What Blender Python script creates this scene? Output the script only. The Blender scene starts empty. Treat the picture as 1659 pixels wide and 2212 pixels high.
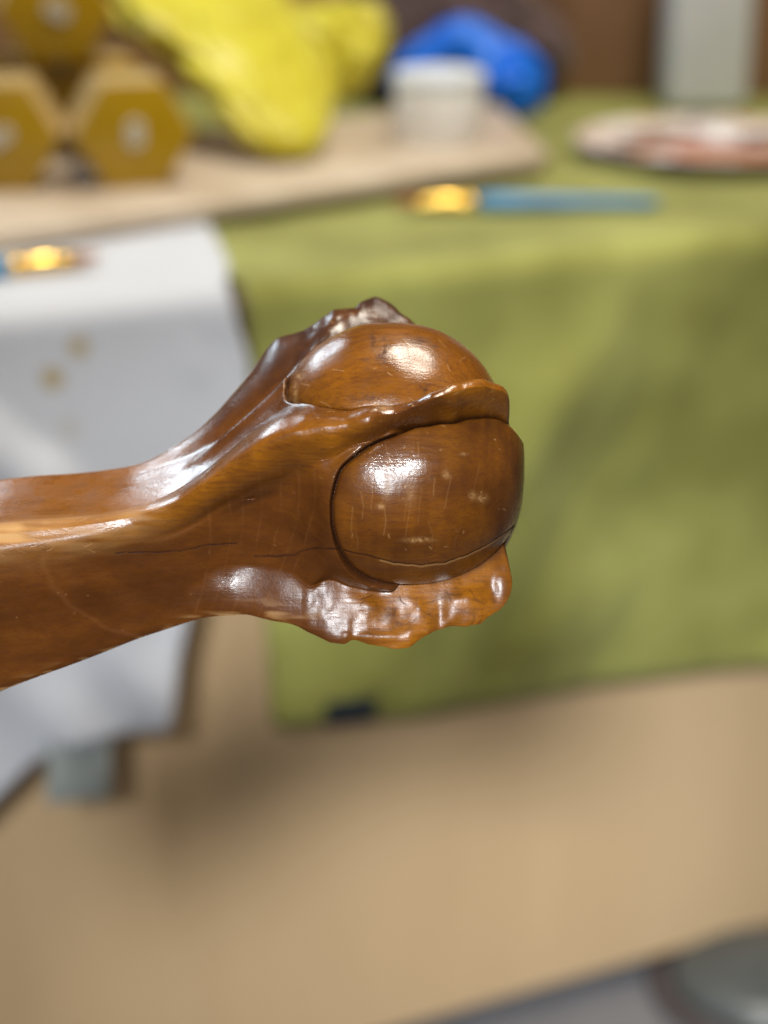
import bpy, bmesh, math, random
import numpy as np
from mathutils import Vector, Matrix

# ------------------------------------------------------------------ camera, light, exposure
S = bpy.context.scene
COL = S.collection
PITCH = math.radians(20.3)
EYE = Vector((0, 0, 0.76))
cam_d = bpy.data.cameras.new('camera')
cam = bpy.data.objects.new('camera', cam_d)
COL.objects.link(cam)
cam.location = EYE
cam.rotation_euler = (math.radians(90) - PITCH, 0, 0)
cam_d.sensor_fit = 'VERTICAL'
cam_d.sensor_height = 36
cam_d.lens = 36 * 4200 / 2212
cam_d.clip_start = 0.02
cam_d.clip_end = 60
cam_d.dof.use_dof = True
cam_d.dof.focus_distance = 0.502
cam_d.dof.aperture_fstop = cam_d.lens / 1000 / 0.0112
S.camera = cam
S.render.engine = 'CYCLES'
S.view_settings.view_transform = 'Standard'
S.view_settings.look = 'None'
S.view_settings.exposure = 0.0
S.view_settings.gamma = 1.0
S.cycles.use_denoising = True
S.cycles.max_bounces = 6

W = bpy.data.worlds.new('World')
S.world = W
W.use_nodes = True
bg = W.node_tree.nodes['Background']
bg.inputs[0].default_value = (1.0, 0.88, 0.72, 1)
bg.inputs[1].default_value = 0.085


def area(name, loc, target, size, power, color, size_y=None):
    d = bpy.data.lights.new(name, 'AREA')
    d.energy = power
    d.color = color
    d.size = size
    if size_y:
        d.shape = 'RECTANGLE'
        d.size_y = size_y
    o = bpy.data.objects.new(name, d)
    COL.objects.link(o)
    o.location = loc
    o.rotation_euler = (Vector(target) - Vector(loc)).to_track_quat('-Z', 'Y').to_euler()
    return o


lamp_a = area('ceiling_lamp', (-0.40, -2.6, 2.25), (0.16, 1.24, -0.04), 0.5, 3.0, (0.92, 0.96, 1.0))
lamp_a.data.spread = math.radians(17)
area('low_left_lamp', (-0.74, 1.74, 1.20), (0, 0.6, 0.57), 0.30, 5.2, (0.72, 0.88, 1.0), 0.22)  # unseen lamp low behind on the left, placed for its highlight on the leg
area('ceiling_warm_lamp', (0.35, 1.0, 2.3), (0.2, 1.1, 0.4), 0.5, 46, (1.0, 0.93, 0.80), 0.8)

# ------------------------------------------------------------------ helpers
YAW = math.radians(25.05)
ORG = Vector((0.00066, 1.23908, 0))
E1 = Vector((math.cos(YAW), math.sin(YAW), 0))
E2 = Vector((-math.sin(YAW), math.cos(YAW), 0))
TOP = 0.47          # table top height
FLOOR = -0.138


def tab(s, t, z=TOP):
    """a point given along the table's front edge (s), into the table (t) and height"""
    return ORG + E1 * s + E2 * t + Vector((0, 0, z))


def obj(name, me, mat=None, parent=None, **props):
    o = bpy.data.objects.new(name, me)
    COL.objects.link(o)
    if mat is not None and me is not None and not me.materials:
        me.materials.append(mat)
    if parent is not None:
        o.parent = parent
    for k, v in props.items():
        o[k] = v
    return o


def thing(name, label, cat, loc=(0, 0, 0), rotz=0.0, group=None):
    o = bpy.data.objects.new(name, None)
    COL.objects.link(o)
    o.location = loc
    o.rotation_euler = (0, 0, rotz)
    o.empty_display_size = 0.02
    o['label'] = label
    o['category'] = cat
    if group:
        o['group'] = group
    return o


def to_mesh(bm, name, smooth=True):
    me = bpy.data.meshes.new(name)
    bm.normal_update()
    bm.to_mesh(me)
    bm.free()
    if smooth:
        me.shade_smooth()
    return me


def box(sx, sy, sz, c=(0, 0, 0), bev=0.0, seg=2, name='box'):
    bm = bmesh.new()
    bmesh.ops.create_cube(bm, size=1, matrix=Matrix.Translation(c) @ Matrix.Diagonal((sx, sy, sz, 1)))
    if bev > 0:
        bmesh.ops.bevel(bm, geom=bm.edges[:], offset=bev, segments=seg, profile=0.5, affect='EDGES')
    return to_mesh(bm, name, smooth=bev > 0)


def grid_mesh(name, P, closed_u=False, closed_v=False, caps=False):
    """P: array (n, m, 3)"""
    n, m = P.shape[:2]
    idx = np.arange(n * m).reshape(n, m)
    a = idx if closed_u else idx[:-1]
    b = np.roll(idx, -1, 0) if closed_u else idx[1:]
    if closed_v:
        q = np.stack([a, b, np.roll(b, -1, 1), np.roll(a, -1, 1)], -1).reshape(-1, 4)
    else:
        q = np.stack([a[:, :-1], b[:, :-1], b[:, 1:], a[:, 1:]], -1).reshape(-1, 4)
    faces = [tuple(int(i) for i in f) for f in q]
    if caps and closed_v:
        faces.append(tuple(int(i) for i in idx[0]))
        faces.append(tuple(int(i) for i in idx[-1][::-1]))
    me = bpy.data.meshes.new(name)
    me.from_pydata(P.reshape(-1, 3).tolist(), [], faces)
    me.shade_smooth()
    bm = bmesh.new()
    bm.from_mesh(me)
    bmesh.ops.recalc_face_normals(bm, faces=bm.faces)
    bm.to_mesh(me)
    bm.free()
    return me


def lathe(name, prof, n=48):
    a = np.linspace(0, 2 * np.pi, n, endpoint=False)
    pr = np.array(prof, float)
    P = np.stack([pr[:, 0:1] * np.cos(a), pr[:, 0:1] * np.sin(a), np.repeat(pr[:, 1:2], n, 1)], -1)
    return grid_mesh(name, P, closed_v=True, caps=True)


def hash3(i, j, k, seed):
    h = (i * np.uint32(374761393) + j * np.uint32(668265263) + k * np.uint32(2246822519) + np.uint32(seed * 3266489 + 17))
    h = (h ^ (h >> np.uint32(13))) * np.uint32(1274126177)
    h = h ^ (h >> np.uint32(16))
    return (h & np.uint32(0xFFFFFF)).astype(np.float32) / np.float32(0xFFFFFF) * 2 - 1


def noise3(x, y, z, seed=0):
    x, y, z = (np.asarray(v, np.float32) for v in (x, y, z))
    x, y, z = np.broadcast_arrays(x, y, z)
    fx, fy, fz = np.floor(x), np.floor(y), np.floor(z)
    u, v, w = x - fx, y - fy, z - fz
    i, j, k = (f.astype(np.int64).astype(np.uint32) for f in (fx, fy, fz))
    u, v, w = (t * t * (3 - 2 * t) for t in (u, v, w))
    r = 0
    one = np.uint32(1)
    for a in (0, 1):
        for b in (0, 1):
            for c in (0, 1):
                r = r + hash3(i + one * np.uint32(a), j + np.uint32(b), k + np.uint32(c), seed) * \
                    (u if a else 1 - u) * (v if b else 1 - v) * (w if c else 1 - w)
    return r


def fbm(x, y, z, seed=0, octs=3):
    r, a = 0, 1.0
    for o in range(octs):
        r = r + a * noise3(x * 2 ** o, y * 2 ** o, z * 2 ** o, seed + o * 7)
        a *= 0.5
    return r


def sstep(a, b, x):
    t = np.clip((x - a) / (b - a), 0, 1)
    return t * t * (3 - 2 * t)


# ------------------------------------------------------------------ materials
def new_mat(name):
    m = bpy.data.materials.new(name)
    m.use_nodes = True
    nt = m.node_tree
    return m, nt, nt.nodes['Principled BSDF']


def N(nt, kind, **kw):
    n = nt.nodes.new(kind)
    for k, v in kw.items():
        if k in n.inputs.keys():
            n.inputs[k].default_value = v
        else:
            setattr(n, k, v)
    return n


def simple(name, c1, c2=None, scale=8.0, stretch=(1, 1, 1), rough=0.6, bump=0.0, bscale=200.0, detail=4.0,
           metal=0.0, spec=0.5, sheen=0.0, trans=0.0, sss=0.0, lo=0.35, hi=0.65):
    m, nt, b = new_mat(name)
    L = nt.links
    tc = N(nt, 'ShaderNodeTexCoord')
    mp = N(nt, 'ShaderNodeMapping')
    mp.inputs['Scale'].default_value = stretch
    L.new(tc.outputs['Object'], mp.inputs['Vector'])
    nz = N(nt, 'ShaderNodeTexNoise', Scale=scale, Detail=detail)
    L.new(mp.outputs[0], nz.inputs['Vector'])
    cr = N(nt, 'ShaderNodeValToRGB')
    cr.color_ramp.elements[0].position = lo
    cr.color_ramp.elements[1].position = hi
    cr.color_ramp.elements[0].color = (*c1, 1)
    cr.color_ramp.elements[1].color = (*(c2 or c1), 1)
    L.new(nz.outputs[0], cr.inputs[0])
    L.new(cr.outputs[0], b.inputs['Base Color'])
    b.inputs['Roughness'].default_value = rough
    b.inputs['Metallic'].default_value = metal
    b.inputs['Specular IOR Level'].default_value = spec
    if sheen:
        b.inputs['Sheen Weight'].default_value = sheen
        b.inputs['Sheen Roughness'].default_value = 0.5
    if trans:
        b.inputs['Transmission Weight'].default_value = trans
    if sss:
        b.inputs['Subsurface Weight'].default_value = sss
        b.inputs['Subsurface Scale'].default_value = 0.01
    if bump:
        n2 = N(nt, 'ShaderNodeTexNoise', Scale=bscale, Detail=3.0)
        L.new(tc.outputs['Object'], n2.inputs['Vector'])
        bp = N(nt, 'ShaderNodeBump', Strength=bump, Distance=0.002)
        L.new(n2.outputs[0], bp.inputs['Height'])
        L.new(bp.outputs[0], b.inputs['Normal'])
    return m


def wood_varnish():
    m, nt, b = new_mat('varnished_carved_wood')
    L = nt.links
    tc = N(nt, 'ShaderNodeTexCoord')

    def mapped(scale, rot=(0, 0, 0)):
        mp = N(nt, 'ShaderNodeMapping')
        mp.inputs['Scale'].default_value = scale
        mp.inputs['Rotation'].default_value = rot
        L.new(tc.outputs['Object'], mp.inputs['Vector'])
        return mp.outputs[0]

    def mix(fac, a, c, blend='MIX'):
        mx = N(nt, 'ShaderNodeMix', data_type='RGBA', blend_type=blend)
        if isinstance(fac, (int, float)):
            mx.inputs[0].default_value = fac
        else:
            L.new(fac, mx.inputs[0])
        for sock, v in ((6, a), (7, c)):
            if isinstance(v, tuple):
                mx.inputs[sock].default_value = (*v, 1)
            else:
                L.new(v, mx.inputs[sock])
        return mx.outputs[2]

    def attr(name):
        return N(nt, 'ShaderNodeAttribute', attribute_name=name).outputs['Fac']

    def ramp(v, a, c, lo=0.0, hi=1.0):
        r = N(nt, 'ShaderNodeMapRange')
        r.inputs['From Min'].default_value = a
        r.inputs['From Max'].default_value = c
        r.inputs['To Min'].default_value = lo
        r.inputs['To Max'].default_value = hi
        L.new(v, r.inputs['Value'])
        return r.outputs[0]

    big = N(nt, 'ShaderNodeTexNoise', Scale=1.0, Detail=5.0, Roughness=0.6)
    L.new(mapped((35, 90, 90), (0, 0, 0.25)), big.inputs['Vector'])
    col = mix(ramp(big.outputs[0], 0.32, 0.68), (0.054, 0.0158, 0.0026), (0.124, 0.039, 0.0054))
    col = mix(attr('amber'), col, (0.245, 0.083, 0.0040))
    # long grain
    gr = N(nt, 'ShaderNodeTexNoise', Scale=1.0, Detail=4.0, Roughness=0.7)
    L.new(mapped((70, 900, 900), (0, 0, 0.2)), gr.inputs['Vector'])
    col = mix(ramp(gr.outputs[0], 0.45, 0.70, 0.0, 0.60), col, (0.075, 0.021, 0.006))
    # pores: short dark dashes
    po = N(nt, 'ShaderNodeTexNoise', Scale=1.0, Detail=2.0, Roughness=0.5)
    L.new(mapped((380, 3400, 3400), (0, 0, 0.2)), po.inputs['Vector'])
    col = mix(ramp(po.outputs[0], 0.60, 0.70, 0.0, 0.55), col, (0.05, 0.016, 0.006))
    # growth rings, faint lighter lines
    col = mix(attr('ring'), col, (0.30, 0.12, 0.04))
    # blotches in the varnish
    bl = N(nt, 'ShaderNodeTexNoise', Scale=160.0, Detail=6.0, Roughness=0.65)
    L.new(tc.outputs['Object'], bl.inputs['Vector'])
    col = mix(ramp(bl.outputs[0], 0.52, 0.74, 0.0, 0.28), col, (0.06, 0.018, 0.006))
    # worn and scratched places down to bare wood
    col = mix(attr('wear'), col, (0.46, 0.26, 0.10))
    col = mix(attr('stain_and_groove'), col, (0.026, 0.009, 0.0045))
    L.new(col, b.inputs['Base Color'])
    # finish
    sm = N(nt, 'ShaderNodeTexNoise', Scale=240.0, Detail=5.0, Roughness=0.7)
    L.new(tc.outputs['Object'], sm.inputs['Vector'])
    rr = ramp(sm.outputs[0], 0.35, 0.7, 0.22, 0.40)
    ad = N(nt, 'ShaderNodeMath', operation='MULTIPLY_ADD')
    L.new(attr('wear'), ad.inputs[0])
    ad.inputs[1].default_value = 0.6
    L.new(rr, ad.inputs[2])
    a2 = N(nt, 'ShaderNodeMath', operation='MULTIPLY_ADD')
    L.new(attr('stain_and_groove'), a2.inputs[0])
    a2.inputs[1].default_value = 0.26
    L.new(ad.outputs[0], a2.inputs[2])
    L.new(a2.outputs[0], b.inputs['Roughness'])
    L.new(ramp(attr('stain_and_groove'), 0.2, 0.8, 0.2, 0.08), b.inputs['Specular IOR Level'])
    cw = ramp(attr('stain_and_groove'), 0.15, 0.8, 0.6, 0.10)
    cm = N(nt, 'ShaderNodeMath', operation='MULTIPLY')
    L.new(cw, cm.inputs[0])
    L.new(ramp(attr('wear'), 0.05, 0.5, 1.0, 0.1), cm.inputs[1])
    c2 = N(nt, 'ShaderNodeMath', operation='MULTIPLY')
    L.new(cm.outputs[0], c2.inputs[0])
    L.new(ramp(attr('dull'), 0.2, 0.8, 1.0, 0.3), c2.inputs[1])
    L.new(c2.outputs[0], b.inputs['Coat Weight'])
    dn = N(nt, 'ShaderNodeTexNoise', Scale=75.0, Detail=4.0, Roughness=0.6)
    L.new(tc.outputs['Object'], dn.inputs['Vector'])
    ac = N(nt, 'ShaderNodeMath', operation='MULTIPLY_ADD')
    L.new(attr('dull'), ac.inputs[0])
    ac.inputs[1].default_value = 0.34
    L.new(ramp(dn.outputs[0], 0.38, 0.64, 0.075, 0.20), ac.inputs[2])
    L.new(ac.outputs[0], b.inputs['Coat Roughness'])
    b.inputs['Coat IOR'].default_value = 1.5
    b1 = N(nt, 'ShaderNodeTexNoise', Scale=1300.0, Detail=3.0, Roughness=0.6)
    L.new(tc.outputs['Object'], b1.inputs['Vector'])
    bp = N(nt, 'ShaderNodeBump', Strength=0.25, Distance=0.0002)
    L.new(b1.outputs[0], bp.inputs['Height'])
    b2 = N(nt, 'ShaderNodeTexNoise', Scale=110.0, Detail=2.0)
    L.new(tc.outputs['Object'], b2.inputs['Vector'])
    bq = N(nt, 'ShaderNodeBump', Strength=0.10, Distance=0.001)
    L.new(b2.outputs[0], bq.inputs['Height'])
    L.new(bp.outputs[0], bq.inputs['Normal'])
    bz = N(nt, 'ShaderNodeBump', Strength=0.25, Distance=0.0003)
    L.new(gr.outputs[0], bz.inputs['Height'])
    L.new(bq.outputs[0], bz.inputs['Normal'])
    L.new(bz.outputs[0], b.inputs['Normal'])
    L.new(bz.outputs[0], b.inputs['Coat Normal'])
    return m


# ------------------------------------------------------------------ the carved furniture leg
def pchip(xs, ys):
    xs, ys = np.array(xs, float), np.array(ys, float)
    h = np.diff(xs)
    dl = np.diff(ys) / h
    d = np.zeros_like(ys)
    d[1:-1] = np.where(dl[:-1] * dl[1:] > 0, 2 * dl[:-1] * dl[1:] / np.where(dl[:-1] + dl[1:] == 0, 1, dl[:-1] + dl[1:]), 0)
    d[0], d[-1] = dl[0], dl[-1]

    def f(x):
        x = np.clip(x, xs[0], xs[-1])
        i = np.clip(np.searchsorted(xs, x) - 1, 0, len(h) - 1)
        t = (x - xs[i]) / h[i]
        return (ys[i] * (1 + 2 * t) * (1 - t) ** 2 + d[i] * h[i] * t * (1 - t) ** 2 +
                ys[i + 1] * t * t * (3 - 2 * t) + d[i + 1] * h[i] * t * t * (t - 1))
    return f


def tbl(s):
    v = [p.split(':') for p in s.split()]
    return pchip([float(a) for a, _ in v], [float(b) for _, b in v])


def smax(a, b, k):
    h = np.maximum(k - np.abs(a - b), 0) / k
    return np.maximum(a, b) + h * h * k * 0.25


def smin(a, b, k):
    return -smax(-a, -b, k)


def gauss2(A, s):
    r = int(s * 3)
    k = np.exp(-0.5 * (np.arange(-r, r + 1) / s) ** 2)
    k /= k.sum()
    for ax in (0, 1):
        B = np.zeros_like(A)
        for o, w in zip(range(-r, r + 1), k):
            if ax == 0:
                ii = np.clip(np.arange(A.shape[0]) + o, 0, A.shape[0] - 1)
                B += w * A[ii]
            else:
                B += w * np.roll(A, -o, 1)
        A = B
    return A


U = 0.5285 / 4200      # metres per modelling unit of the leg


def polyline_dist(X, Y, pts):
    """distance of every vertex to a polyline in side view, and position along it 0..1"""
    best = np.full(X.shape, 1e9, np.float32)
    n = len(pts) - 1
    for (x0, y0), (x1, y1) in zip(pts[:-1], pts[1:]):
        dx, dy = x1 - x0, y1 - y0
        t = np.clip(((X - x0) * dx + (Y - y0) * dy) / (dx * dx + dy * dy + 1e-9), 0, 1)
        best = np.minimum(best, np.hypot(X - x0 - t * dx, Y - y0 - t * dy))
    return best


def build_leg(mat):
    rng = np.random.default_rng(5)
    xs = np.concatenate([np.arange(-1900, -860, 16), np.arange(-860, -480, 2.4), np.arange(-480, 180, 1.7), np.arange(180, 274.1, 0.85)])
    th = np.concatenate([np.arange(-160, -100, 1.1), np.arange(-100, -76, 0.5), np.arange(-76, -58, 0.07), np.arange(-58, 6, 0.3),
                         np.arange(6, 34, 0.1), np.arange(34, 98, 0.3), np.arange(98, 120, 0.24), np.arange(120, 140, .5), np.arange(140, 199.5, 1.1)])
    nx, nt = len(xs), len(th)
    x = xs[:, None] * np.ones((1, nt))
    t = th[None, :] * np.ones((nx, 1))
    c1 = tbl('-1900:-760 -1500:-560 -1150:-374 -850:-259 -650:-213 -550:-184 -450:-140 -400:-110 -350:-76 -300:-46 -250:-21 -200:-5 -150:0 300:0')
    cen = c1(xs)[:, None]
    # crest radius of the four corners / claws
    rT = tbl('-1900:400 -1500:370 -1150:285 -850:240 -650:208 -550:197 -450:214 -400:230 -350:254 -310:281 -275:316 -250:326 -225:323 -200:326 -170:340 '
             '-152:352 -130:368 -108:372 -88:372 -68:383 -50:391 -28:396 0:381 30:350 70:316 100:285 130:262 170:232 210:150 235:40 274:5')
    rB = tbl('-1900:400 -1500:370 -1150:287 -850:242 -650:210 -550:200 -450:210 -400:230 -350:261 -310:286 -275:314 -250:332 -210:354 -170:379 -130:402 '
             '-105:404 -85:396 -50:406 -25:411 0:415 30:411 50:398 70:386 120:364 155:362 172:359 181:350 201:331 218:306 231:268 235:200 238:90 274:60')
    rM = tbl('-1900:380 -1500:350 -1150:264 -850:222 -650:196 -550:189 -450:208 -400:230 -350:250 -310:270 -275:290 -250:300 -210:312 -170:322 -133:330 '
             '-100:334 -75:345 -50:352 -30:346 0:342 40:350 80:374 110:366 154:346 175:332 190:318 208:300 220:283 228:264 234:238 238:200 241:140 243:80 274:20')
    rK = tbl('-1900:400 -1500:370 -1150:285 -850:240 -650:208 -550:197 -450:212 -400:230 -350:258 -300:300 -250:333 -130:390 0:360 70:300 120:250 180:180 235:40 274:5')
    fM = tbl('-1500:28 -850:27 -650:24 -550:21 -450:16 -350:13.5 -250:12 -133:11.5 -60:14 0:15.5 40:17.5 80:19.5 110:21.5 154:25 190:28 240:32 274:34')
    phi = [(-160, rK), (-70, rB), (fM(xs)[:, None], rM), (110, rT), (200, rK)]
    dF = tbl('-1900:305 -1500:280 -1150:212 -850:178 -650:154 -550:146 -450:147 -400:151 -350:159 -310:168 -275:181 -250:193 -210:215 -170:250 -140:280 -120:296 -60:306 0:310 274:310')
    dU = tbl('-1900:305 -1500:280 -1150:212 -850:178 -650:152 -550:142 -450:138 -400:141 -350:149 -310:160 -280:172 -250:187 -225:204 -200:222 -150:262 -100:290 0:310 274:310')
    g = tbl('-1500:1 -420:1 -300:.8 -200:.5 -120:.32 274:.3')(xs)[:, None]
    gB = tbl('-1900:1 -300:1 -230:.95 -170:.75 -120:.4 274:.3')(xs)[:, None]
    slope = tbl('-1500:1.25 -420:1.25 -350:1.1 -250:1.0 -150:1.15 -60:2.2 0:3.2 150:3.6 200:5 230:8 274:10')(xs)[:, None]
    hw = tbl('-1500:0 -420:1 -350:4 -250:7 -150:12 -60:16 0:19 200:22 274:20')(xs)[:, None]
    # the ball: a slightly squashed, flat-ended sphere with a fuller middle between the claws
    base = np.where(xs < 0, np.sqrt(np.clip(1 - (np.abs(xs) / 291) ** 2.1, 0, 1)), np.sqrt(np.clip(1 - (np.abs(xs) / 288) ** 2.6, 0, 1)))[:, None] * 298
    baseU = np.sqrt(np.clip(1 - (np.abs(xs) / 259) ** 2.2, 0.0012, 1))[:, None] * 298
    baseU = np.where(xs[:, None] < 0, base, baseU)
    wU = sstep(24, 44, t) * (1 - sstep(120, 150, t))
    base = base * (1 - wU) + baseU * wU
    mids = [(-115, dF), ((fM(xs)[:, None] - 70) / 2, dF), ((fM(xs)[:, None] + 110) / 2, dU), (155, dF)]
    lipF = tbl('-60:420 -52:300 -46:180 -41:92 -35:-4 -30:-54 -17.6:-98 -4.4:-119 5:-125 11:-126 20:-120 28:-107 33:-77 38:-30 42:60 46:180 52:350 60:420')
    lipU = tbl('-60:420 -48:120 -44:20 -40:-75 -36:-133 -28:-178 -20:-205 -13:-219 -3:-225 7:-221 18:-208 28:-170 36:-118 40:-60 44:40 48:150 60:420')
    web = np.full((nx, nt), -1e3)
    lobe = np.zeros((nx, nt))
    lipd = np.full((nx, nt), 1e3)
    for f in range(4):
        a0, ra = phi[f]
        a1, rb = phi[f + 1]
        m = (t >= a0) & (t <= a1)
        mid, d = mids[f]
        half = (np.asarray(a1) - np.asarray(a0)) / 2
        de = (t - mid) / half * 45.0
        lobe = np.where(m, de, lobe)
        dd = d(xs)[:, None]
        if f == 2:   # soft vertical ridge in the hollow above the upper lip, hollows beside it
            w = sstep(-470, -330, xs)[:, None]
            dd = dd + w * (13 * np.exp(-((de - 2 - 0.0 * xs[:, None]) / 8) ** 2) - 9 * np.exp(-((de - 22) / 10) ** 2) - 6 * np.exp(-((de + 22) / 10) ** 2))
        gg = np.where(de < 0, gB, g) if f == 1 else g
        pl = dd / np.cos(np.radians(np.clip(de, -46, 46))) ** gg
        ch = np.minimum(ra(xs)[:, None] / np.cos(np.radians(t - a0)), rb(xs)[:, None] / np.cos(np.radians(t - a1)).clip(0.2))
        ch = np.where(de < 0, ra(xs)[:, None] / np.cos(np.radians(np.clip(t - a0, -60, 60))),
                      rb(xs)[:, None] / np.cos(np.radians(np.clip(t - a1, -60, 60))))
        pl = smin(pl, ch, 9.0)
        lip = (lipU if f == 2 else lipF)(de)
        ld = x - lip
        lipd = np.where(m, ld, lipd)
        bl = base * (1.045 - 0.12 * (de / 45) ** 2)
        lh = 15 if f != 2 else 11
        wcap = sstep(-250, -120, x) if f != 1 else sstep(-250 - 90 * sstep(10, 30, de), -120, x)
        pl = np.where(wcap > 0, smin(pl, bl + lh + (1 - wcap) * 120, 16), pl)
        pl = pl - 9 * sstep(-9, 0, ld) ** 2 - 70 * sstep(-10, 50, x)
        pl = np.where(ld < 0, pl, -1e3)
        web = np.where(m, pl, web)
    ball = base * (1.045 - 0.12 * (lobe / 45) ** 2)
    # claws
    kn1 = (noise3(xs / 22, 0.5, 3.3, 11) * 3.0 + noise3(xs / 9, 0.5, 7.7, 12) * 1.5)[:, None]
    foot = sstep(-330, -120, x)
    body = web.copy()
    who = np.zeros((nx, nt), int)
    for k, (a, rr) in enumerate(phi):
        rc = rr(xs)[:, None] * np.ones((1, nt))
        tw = noise3(x / 70, t / 14, k * 3.1, 71) * 0.8 if k == 2 else 0.0
        dl = np.radians(t - a + foot * tw)
        rcn = rc + foot * (kn1 * (0.35 if k == 1 else 0.7) if k != 3 else (noise3(xs / 23, 0.5, 5.1, 15) * 5.5 + noise3(xs / 11, 0.5, 2.1, 16) * 1.5)[:, None])
        xf = np.arange(-1900, 275, 3.0)
        kf = np.exp(-0.5 * (np.arange(-66, 67, 3) / 26.0) ** 2)
        sm_ = np.convolve(np.pad(rr(xf), 22, mode='edge'), kf / kf.sum(), 'valid')
        rcs = np.where(xs < 165, np.interp(xs, xf, sm_), rr(xs))[:, None] * np.ones((1, nt))
        s = dl * np.maximum(rcs * 0.92, 60)
        h2 = hw + foot * noise3(xs[:, None] / 30.0, float(k), 0.5, 21) * 6
        # the flank towards the front hollow is steeper
        stp = 1.0
        if k in (1, 2):
            tow = (s > 0) if k == 1 else (s < 0)
            wst = (sstep(-390, -260, x) if k == 1 else sstep(-60, 30, x)) * tow
            stp = 1.0 + 1.3 * wst
            h2 = np.maximum(h2 - wst * 9, 2)
            if k == 2:
                stp = stp * (1 - 0.45 * sstep(120, 200, x) * (s > 0))
                h2 = h2 + 3 * sstep(120, 200, x) * (s > 0)
        q = np.abs(s) - h2
        kr = np.exp(-np.maximum(q, 0) ** 2 / (13.0 if k == 1 else 34.0) ** 2)
        rcn = rcs + (rcn - rcs) * kr
        # crease half way down the flank of each claw
        pr = 0.5 * (q + np.sqrt(q * q + 13.0 ** 2)) - 0.5 * (-h2 + np.sqrt(h2 * h2 + 13.0 ** 2))
        rid = rcn - slope * stp * pr
        who = np.where(rid > body, k + 1, who)
        body = np.where(np.abs(dl) < 0.9, smax(body, rid, 16.0), body)
    who = np.where(who == 5, 1, who)
    ball = np.where(lipd < -6, -1e3, ball)
    isball = ball > body
    who = np.where(isball, 0, who)
    r = np.maximum(ball, body)
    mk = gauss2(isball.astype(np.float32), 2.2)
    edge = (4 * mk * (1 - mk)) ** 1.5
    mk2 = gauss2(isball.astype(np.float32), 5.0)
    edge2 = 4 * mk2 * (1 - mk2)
    r = r - 8.0 * edge - 4.0 * edge2 * isball
    # a shallow quirk under the bead along the front corner
    dM = (t - fM(xs)[:, None])
    qk = sstep(-560, -420, x) * (1 - sstep(-230, -130, x))
    r = r - qk * 4.0 * np.exp(-((dM + 17) / 3.2) ** 2) + qk * 2.0 * np.exp(-((dM + 9) / 5) ** 2)
    rad = np.radians(t)
    y0, z0 = cen + r * np.sin(rad), r * np.cos(rad)
    # hand-carved unevenness
    lowf = noise3(x / 75, y0 / 75, z0 / 75, 31) * 2.2 + noise3(x / 34, y0 / 34, z0 / 34, 32) * 0.35
    r = r + lowf * np.where(isball, 1.2, 0.9) * sstep(-900, -300, x).clip(0.5)
    clawm = (~isball) & (who > 0) & (x > -190)
    r = r + sstep(-250, -150, x) * np.where((~isball) & (who > 0), np.where(who == 4, fbm(x / 38, y0 / 38, z0 / 38, 43, 2) * 5.0, fbm(x / 36, y0 / 36, z0 / 36, 41, 2) * 2.6), 0)
    # flat dents planed into the ball
    for (px, py, pr_, dep) in ((-128, 218, 34, 3), (40, 205, 30, 3), (70, -60, 60, 3), (160, -110, 50, 3), (120, 30, 40, 3)):
        dd = np.hypot(x - px, y0 - py)
        r = r - np.where(isball & (z0 > -60), dep * np.exp(-(dd / pr_) ** 2), 0)
    # cracks and scratches, drawn in side view on the near half
    near = z0 > 20
    pp = 4200 / (4200 - z0)
    u, v = x * pp, y0 * pp

    def hand(pts, amp, seed):
        out = []
        for (a, b), (c, d) in zip(pts[:-1], pts[1:]):
            n = max(2, int(math.hypot(c - a, d - b) / 9))
            for i in range(n):
                f = i / n
                out.append((a + (c - a) * f, b + (d - b) * f + amp * float(noise3((a + (c - a) * f) / 11.0, 0.3, 0.7, seed))))
        out.append(pts[-1])
        return out
    crack = np.zeros((nx, nt), np.float32)
    light = np.zeros((nx, nt), np.float32)
    cr_face = [(-300, -202), (-216, -201), (-200, -190), (-160, -186), (-116, -189)]
    cr_face2 = [(-600, -196), (-460, -191), (-400, -177), (-340, -174)]
    cr_ball = [(-108, -192), (-60, -203), (0, -219), (60, -224), (110, -218), (160, -200), (205, -176), (240, -150), (262, -132)]
    for pts, wd, am in ((cr_face, 2.3, 2.4), (cr_face2, 1.7, 1.8)):
        crack = np.maximum(crack, np.exp(-(polyline_dist(u, v, hand(pts, am, 3)) / wd) ** 2))
    cbd = polyline_dist(u, v, hand(cr_ball, 2.0, 4))
    crack = np.maximum(crack, np.exp(-(cbd / 1.7) ** 2))
    light = np.maximum(light, 0.38 * np.exp(-((polyline_dist(u, v, [(a, b - 2.5) for a, b in hand(cr_ball, 2.0, 4)[8:]])) / 1.6) ** 2))
    crack = crack * near * np.clip(0.95 + 0.5 * noise3(u / 17, 0.3, 0.2, 77), 0.6, 1)
    # fine crazing on the lower claw
    for i in range(26):
        a, b = rng.uniform(-60, 215), rng.uniform(-395, -285)
        pts = [(a, b)]
        ang = rng.uniform(0, 2 * np.pi)
        for j in range(rng.integers(2, 5)):
            ang += rng.uniform(-0.9, 0.9)
            pts.append((pts[-1][0] + 13 * math.cos(ang), pts[-1][1] + 13 * math.sin(ang)))
        crack = np.maximum(crack, rng.uniform(0.35, 0.9) * np.exp(-(polyline_dist(u, v, pts) / 1.4) ** 2) * (who == 2) * near)
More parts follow.
